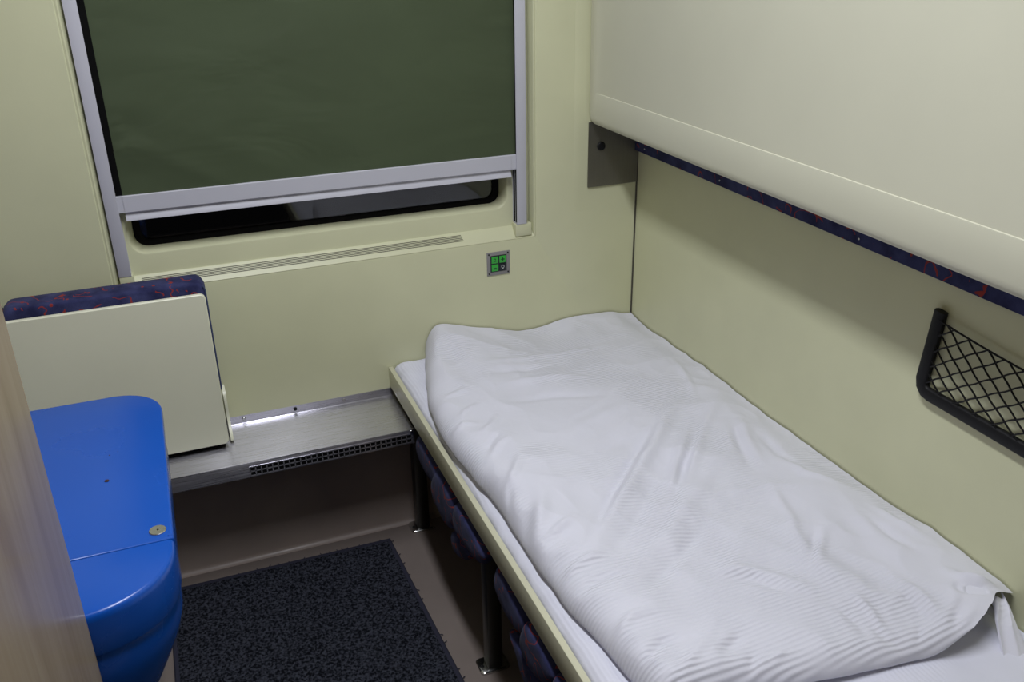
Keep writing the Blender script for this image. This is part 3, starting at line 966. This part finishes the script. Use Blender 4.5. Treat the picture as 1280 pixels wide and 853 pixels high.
LEFT = [(-0.004, -0.640), (-0.10, -0.668), (-0.20, -0.697), (-0.32, -0.722), (-0.44, -0.734), (-0.55, -0.732), (-0.65, -0.722), (-0.75, -0.712), (-0.90, -0.714), (-1.06, -0.711), (-1.20, -0.692), (-1.30, -0.680), (-1.5, -0.672)]
NEAR = [(-0.68, -1.345), (-0.57, -1.350), (-0.45, -1.378), (-0.36, -1.392), (-0.28, -1.402), (-0.20, -1.412), (-0.147, -1.413), (-0.119, -1.405), (-0.093, -1.394), (-0.055, -1.372), (-0.02, -1.368), (0.0, -1.365)]
def d_top(x, y):
    """duvet top height (away from its rounded rims)"""
    z = 0.562 + 0.010 * noise.noise(Vector((x * 2.6, y * 2.2, 11)))
    # head end over the flat pillow: high at the free corner, dipping, level at the wall
    h = math.exp(-((y + .03) / .20) ** 2)
    z += h * (0.040 * math.exp(-((x + .585) / .10) ** 2) - 0.020 * math.exp(-((x + .33) / .11) ** 2) - 0.008 * math.exp(-((x + .12) / .12) ** 2))
    z += 0.012 * math.exp(-((x + .62) / .07) ** 2) * sstep(-0.3, -0.8, y)
    # slope down to the right wall
    z -= 0.026 * math.exp(-((x) / .07) ** 2)
    z += 0.012 * math.exp(-((x + .03) / .05) ** 2) * sstep(-0.9, -1.2, y)
    z -= 0.010 * math.exp(-((x + .612) / .035) ** 2 - ((y + .17) / .07) ** 2)
    # lifted near right corner
    z += 0.020 * math.exp(-((x + .075) / .06) ** 2 - ((y + 1.40) / .09) ** 2)
    z -= 0.010 * math.exp(-((x + .30) / .12) ** 2 - ((y + 1.36) / .10) ** 2)
    return z
RB = []
for am_, w_, p_ in RIDGES:
    m_ = w_ * 2.7
    RB.append(((am_ * min(1.0, w_ / .0125), w_, p_), (min(q[0] for q in p_) - m_, max(q[0] for q in p_) + m_, min(q[1] for q in p_) - m_, max(q[1] for q in p_) + m_)))
def wr(x, y):
    w = 0.0
    for (am, wd_, pts), (bx0, bx1, by0, by1) in RB:
        if x < bx0 or x > bx1 or y < by0 or y > by1:
            continue
        d, tp_ = poly_d(x, y, pts)
        if d < wd_ * 2.6:
            w += am * 1.7 * tp_ * math.exp(-(d / wd_) ** 2)
    n1 = noise.noise(Vector((x * 7 + y * 2.5, y * 6 - x * 3, 3.1)))
    w += 0.0065 * (1 - abs(n1) * 2.2)
    n2 = noise.noise(Vector((x * 15 - y * 6, y * 11 + x * 5, 8.7)))
    w += 0.0036 * (1 - abs(n2) * 2) * (0.5 + 0.8 * noise.noise(Vector((x * 3, y * 3, 21))))
    return w
bm = bmesh.new()
NXD, NYD = 230, 560
rows = []
for j in range(NYD + 1):
    v = j / NYD
    row = []
    for i in range(NXD + 1):
        u = i / NXD
        # denser towards the free rims
        uu = 1 - (1 - u ** 1.5) if u < 1 else 1.0
        vv = 1 - (1 - v) ** 1.45
        x_ = -0.69 + 0.685 * uu
        yn = interp(NEAR, x_)
        y = -0.005 + (yn + 0.005) * vv
        xl = interp(LEFT, y) + 0.0035 * noise.noise(Vector((2, y * 13, 4))) + .0
        x = xl + (-0.0045 - xl) * uu
        el = x - xl
        en = y - yn
        cave = sstep(-0.235, -0.090, x)
        zb = 0.5235
        top = d_top(x, y) + wr(x, y) * sstep(0.0, 0.05, en + .012)
        Rl = 0.048 + 0.010 * noise.noise(Vector((9, y * 6, 1)))
        Rn = 0.040 - 0.026 * cave
        fl = math.sqrt(max(0.0, 1 - (1 - min(el / Rl, 1)) ** 2.3))
        fn = math.sqrt(max(0.0, 1 - (1 - min(en / Rn, 1)) ** 2.0))
        fh = math.sqrt(max(0.0, 1 - (1 - min((0.03 - y - 0.005) / 0.045, 1)) ** 2))
        zbn = zb + 0.056 * cave * sstep(0.16, 0.0, en)
        f = fl * fn
        z = zb + (top - zb) * fl
        z = zbn + (z - zbn) * fn if z > zbn else z
        z = zb + (z - zb) * (0.82 + 0.18 * fh)
        # gathered ribs of cloth on the free side
        if el < 0.06 and y < -0.45:
            z += 0.0014 * math.sin(y * 640 + 8 * x + 5 * noise.noise(Vector((x * 8, y * 5, 2)))) * (1 - el / .06) * el / .02 * math.exp(-((el - .02) / .02) ** 2) * sstep(0.1, 0.4, noise.noise(Vector((0, y * 4, 6))) + .3)
        row.append(Vector((x, y, z)))
    rows.append(row)
# underside return on left and near rims (tucked slightly under)
V = [[bm.verts.new(p) for p in r] for r in rows]
def strip(a, b):
    for k in range(len(a) - 1):
        bm.faces.new((a[k], a[k + 1], b[k + 1], b[k]))
for a, b in zip(V, V[1:]):
    strip(a, b)
# left rim: curls in under itself
l1 = [bm.verts.new((r[0].co.x + .010, r[0].co.y, r[0].co.z - .0035)) for r in V]
l2 = [bm.verts.new((r[0].co.x + .055, r[0].co.y, r[0].co.z - .0020)) for r in V]
strip([r[0] for r in V], l1); strip(l1, l2)
n0 = V[-1]
n1_ = [bm.verts.new((v.co.x, v.co.y + .004, v.co.z - .0030)) for v in n0]
n2_ = [bm.verts.new((v.co.x, v.co.y + .050, max(v.co.z - .004, .5225))) for v in n0]
n3_ = [bm.verts.new((v.co.x, v.co.y + .16, .5225)) for v in n0]
strip(n0, n1_); strip(n1_, n2_); strip(n2_, n3_)
bmesh.ops.recalc_face_normals(bm, faces=bm.faces[:])
dv = obj('duvet', bm, m_duvet, None, angle=180)
tag(dv, 'crumpled white ribbed duvet spread over the lower bed', 'duvet')
# loose fold of the cover hanging down the wall at the near right corner
bm = bmesh.new()
FL_L = [[(0, -.052), (.3, -.066), (.55, -.080), (1, -.106)], [(0, -1.360), (.3, -1.384), (.55, -1.402), (1, -1.455)], [(0, .558), (.3, .552), (.55, .544), (1, .508)]]
FL_R = [[(0, -.026), (.3, -.038), (.55, -.050), (1, -.070)], [(0, -1.366), (.3, -1.391), (.55, -1.414), (1, -1.478)], [(0, .553), (.3, .549), (.55, .541), (1, .500)]]
nu, nv = 22, 40
G = []
for j in range(nv + 1):
    v = j / nv
    row = []
    for i in range(nu + 1):
        u = i / nu
        lx, ly, lz = [interp(t, v) for t in FL_L]
        rx, ry, rz = [interp(t, v) for t in FL_R]
        x, y, z = lx + (rx - lx) * u, ly + (ry - ly) * u, lz + (rz - lz) * u
        y -= 0.010 * math.sin(PI * u) * (1 - .5 * v) + 0.0025 * math.sin(u * 11 + v * 4)
        z += 0.002 * math.sin(u * 8 + 3 * v)
        row.append(bm.verts.new((x, y, z)))
    G.append(row)
for a, b in zip(G, G[1:]):
    for k in range(nu):
        bm.faces.new((a[k], a[k + 1], b[k + 1], b[k]))
ex = bmesh.ops.extrude_face_region(bm, geom=bm.faces[:])
bmesh.ops.translate(bm, verts=[v for v in ex['geom'] if isinstance(v, bmesh.types.BMVert)], vec=(0, 0.004, -.002))
bmesh.ops.recalc_face_normals(bm, faces=bm.faces[:])
obj('hanging_fold', bm, m_duvet, dv, angle=60)

# ------------------------------------------------------------------ upper bunk folded against the right wall
ub = thing('folded_upper_bunk', 'cream upper bunk folded up flat against the right wall', 'bunk', (-0.08, -1.0, 1.115))
Y0, Y1, Z0, Z1 = -2.05, -0.003, 1.1105, 1.92
bm = bmesh.new()
def F(x, iy, iz, r=0.022):
    return [(x, p[0], p[1]) for p in rrect(Y0 + iy, Y1 - iy, Z0 + iz, Z1 - iz, r, 7)]
ls = [F(-0.040, 0, 0), F(-0.140, 0, 0), F(-0.1475, .001, .0018), F(-0.1530, .0025, .0060), F(-0.1562, .0055, .0125), F(-0.1575, .009, .021)]
ls.append([(-0.1580, p[0], p[1]) for p in rrect(Y0 + .03, Y1 - .042, Z0 + .0835, Z1 - .05, .006, 7)])
ls.append([(-0.1572, p[0], p[1]) for p in rrect(Y0 + .032, Y1 - .046, Z0 + .0852, Z1 - .052, .006, 7)])
ls.append([(-0.1555, p[0], p[1]) for p in rrect(Y0 + .07, Y1 - .085, Z0 + .0860, Z1 - .09, .006, 7)])
loft(bm, ls)
obj('bunk_shell', bm, m_bunk, ub, angle=38)
bm = bmesh.new()
loft(bm, [[(p[0], y, p[1]) for p in rrect(-0.0140, -0.0015, 1.0262, 1.30, (.002, .001, .001, .002), 6)] for y in (Y0 + .01, -0.0065)])
up = obj('upholstered_pad', bm, m_uph, ub)
for y, z in ((-0.060, 1.0395), (-0.420, 1.0395), (-0.895, 1.0395)):
    s_ = obj('screw', disc(bmesh.new(), (-0.0138, y, z), 0.0020, -0.0014, 'x', 12), m_white, up)

# steel plate in the corner below the bunk
kp = thing('corner_plate', 'dull steel plate with a black stud below the folded bunk in the corner', 'plate', (-0.08, 0.0, 0.936))
bm = bmesh.new()
loft(bm, [[(p[0], y, p[1]) for p in rrect(-0.1548, -0.0040, 0.936, 1.113, 0.0015, 3)] for y in (-0.0028, -0.0055)])
obj('plate', bm, m_steel_d, kp)
obj('stud', disc(bmesh.new(), (-0.1175, -0.0055, 1.047), 0.0115, -0.0050, 'y', 24, 0.0015), m_black, kp)

# ------------------------------------------------------------------ net pocket on the right wall
NY0, NY1, NZ0, NZ1 = -1.098, -1.68, 0.812, 0.972
np_ = thing('net_pocket', 'black elastic net pocket in a plastic frame on the right wall', 'net pocket', (-0.01, -1.39, 0.80))
bm = bmesh.new()
path = [(-0.0075, NY0 - .012, NZ1), (-0.0075, NY0 - .006, 0.90), (-0.0075, NY0, NZ0 + .022), (-0.0075, NY0 - .003, NZ0 + .010), (-0.0075, NY0 - .011, NZ0 + .002), (-0.0075, NY0 - .022, NZ0)]
path += [(-0.0075, y, NZ0 - .004 * (i / 8)) for i, y in enumerate([NY0 - .06 - .06 * k for k in range(9)])]
path += [(-0.0075, NY1 + .010, NZ0), (-0.0075, NY1, NZ0 + .012), (-0.0075, NY1 - .004, 0.90), (-0.0075, NY1 - .010, NZ1)]
# frame as a flattened tube; ring section wide in the wall plane
def flat_tube(bm, pts, wide, thick, n=12):
    pts = [Vector(p) for p in pts]
    rings = []
    for i, p in enumerate(pts):
        d = (pts[min(i + 1, len(pts) - 1)] - pts[max(i - 1, 0)]).normalized()
        s = d.cross(Vector((1, 0, 0))).normalized()
        rings.append([bm.verts.new(p + s * wide * math.copysign(abs(math.cos(2 * PI * k / n)) ** .6, math.cos(2 * PI * k / n)) + Vector((1, 0, 0)) * thick * math.copysign(abs(math.sin(2 * PI * k / n)) ** .6, math.sin(2 * PI * k / n))) for k in range(n)])
    for a, b in zip(rings, rings[1:]):
        for k in range(n):
            bm.faces.new((a[k], a[(k + 1) % n], b[(k + 1) % n], b[k]))
    bm.faces.new(rings[0][::-1]); bm.faces.new(rings[-1])
    bmesh.ops.recalc_face_normals(bm, faces=bm.faces[:])
    return bm
obj('frame', flat_tube(bm, path, 0.0125, 0.0072), m_black, np_, angle=50)
def top_z(y):
    s = (y - NY1) / (NY0 - NY1)
    return 0.958 - 0.020 * math.sin(PI * s) ** .8 + .002 * s
bm = bmesh.new()
tube(bm, [(-0.0130, y, top_z(y)) for y in [NY0 - .016 + (NY1 - NY0 + .032) * k / 30 for k in range(31)]], 0.0020, 6)
obj('elastic_cord', bm, m_black, np_)
bm = bmesh.new()
DW, DH = 0.040, 0.030
def netx(y, z):
    s = (z - NZ0) / (NZ1 - NZ0)
    return -0.0100 - 0.007 * math.sin(PI * min(max(s, 0), 1)) * min(1.0, max(0.0, (NY0 - .004 - y) / .06))
ylo, yhi = NY1 + .004, NY0 - .004
k0 = int((yhi - ylo) / DW) + 12
for fam in (1, -1):
    for k in range(-8, k0):
        # line: y = yhi - k*DW + fam*t*(DW/2)/(DH/2) ; t = height above NZ0
        pts = []
        nseg = 150
        for q in range(nseg + 1):
            t = q / nseg * 0.165
            y = yhi - (k + .5) * DW + fam * t * DW / DH
            z = NZ0 + t
            y += 0.0012 * math.sin(2 * PI * t / (DH / 2) * .5 + (k % 2) * PI) * fam
            if y > yhi + .002 - 0.07 * (z - NZ0) or y < ylo + .006 or z > top_z(y) or z < NZ0 - .002:
                if len(pts) > 1:
                    tube(bm, pts, 0.0017, 5)
                pts = []
                continue
            pts.append((netx(y, z), y, z))
        if len(pts) > 1:
            tube(bm, pts, 0.0017, 5)
obj('net', bm, m_black, np_)

# ------------------------------------------------------------------ rug
bm = bmesh.new()
rc = {'fr': (-0.798, -0.086), 'fl': (-1.398, -0.078), 'nl': (-1.408, -1.78), 'nr': (-0.735, -1.78)}
na, nb = 190, 420
def rp(u, v):
    a = Vector(rc['fl']).lerp(Vector(rc['fr']), u); b = Vector(rc['nl']).lerp(Vector(rc['nr']), u)
    return a.lerp(b, v)
rows = []
for j in range(nb + 1):
    row = []
    for i in range(na + 1):
        p = rp(.012 + .976 * i / na, .005 + .99 * j / nb)
        edge = min(i, j, na - i, nb - j)
        z = 0.0085 + (random.random() - .5) * 0.0042 + 0.0014 * noise.noise(Vector((p.x * 60, p.y * 60, 0)))
        if edge < 2:
            z = 0.004 + edge * .002
        row.append(bm.verts.new((p.x + (random.random() - .5) * .0012, p.y + (random.random() - .5) * .0012, z)))
    rows.append(row)
for a, b in zip(rows, rows[1:]):
    for k in range(na):
        bm.faces.new((a[k], a[k + 1], b[k + 1], b[k]))
bmesh.ops.recalc_face_normals(bm, faces=bm.faces[:])
rug = thing('rug', 'dark charcoal loop pile rug on the compartment floor', 'rug', (-1.09, -0.93, 0.0))
obj('pile', bm, m_rug, rug, angle=180)
bm = bmesh.new()
def rim(u, v, h):
    p = rp(u, v)
    return (p.x, p.y, h)
oo = [(0, 0), (1, 0), (1, 1), (0, 1)]
ii = [(.014, .006), (.986, .006), (.986, .994), (.014, .994)]
loft(bm, [[rim(u, v, .0004) for u, v in oo], [rim(u, v, .0045) for u, v in oo], [rim(u, v, .0085) for u, v in [(.006, .0025), (.994, .0025), (.994, .9975), (.006, .9975)]], [rim(u, v, .0065) for u, v in ii]])
obj('binding', bm, m_bind, rug, angle=20)
bm = bmesh.new()
for k in range(60):
    if random.random() < .45:
        continue
    if k < 34:
        p = rp(1.0, 0.01 + .75 * (k + random.uniform(-.3, .3)) / 34); d = Vector((1, random.uniform(-.8, .8)))
    else:
        p = rp(0.30 + .68 * (k - 34 + random.uniform(-.3, .3)) / 26, 0.0); d = Vector((random.uniform(-.8, .8), 1))
    ln = random.uniform(.004, .009)
    d = d.normalized() * ln
    tube(bm, [(p.x - d.x * .3, p.y - d.y * .3, .004), (p.x + d.x * .5, p.y + d.y * .5, .0045), (p.x + d.x, p.y + d.y + .002, .0022)], 0.0011, 5)
fr = obj('frayed_thread', bm, m_bind, rug)
fr['kind'] = 'stuff'

# ------------------------------------------------------------------ ceiling lamp
cl = thing('ceiling_lamp', 'rectangular white ceiling lamp lighting the compartment', 'lamp', (LAMP_X, LAMP_Y, Z_C - .06))
bm = bmesh.new()
loft(bm, [[(p[0], p[1], z) for p in rrect(LAMP_X - .11 + i_, LAMP_X + .11 - i_, LAMP_Y - .56 + i_, LAMP_Y + .56 - i_, .02, 5)] for z, i_ in ((Z_C - .0005, -.01), (Z_C - .045, 0))])
obj('housing', bm, m_alu, cl)
bm = bmesh.new()
loft(bm, [[(p[0], p[1], z) for p in rrect(LAMP_X - .10 + i_, LAMP_X + .10 - i_, LAMP_Y - .55 + i_, LAMP_Y + .55 - i_, .015, 5)] for z, i_ in ((Z_C - .0455, 0), (Z_C - .056, .004), (Z_C - .060, .012))])
obj('diffuser', bm, m_emit, cl)
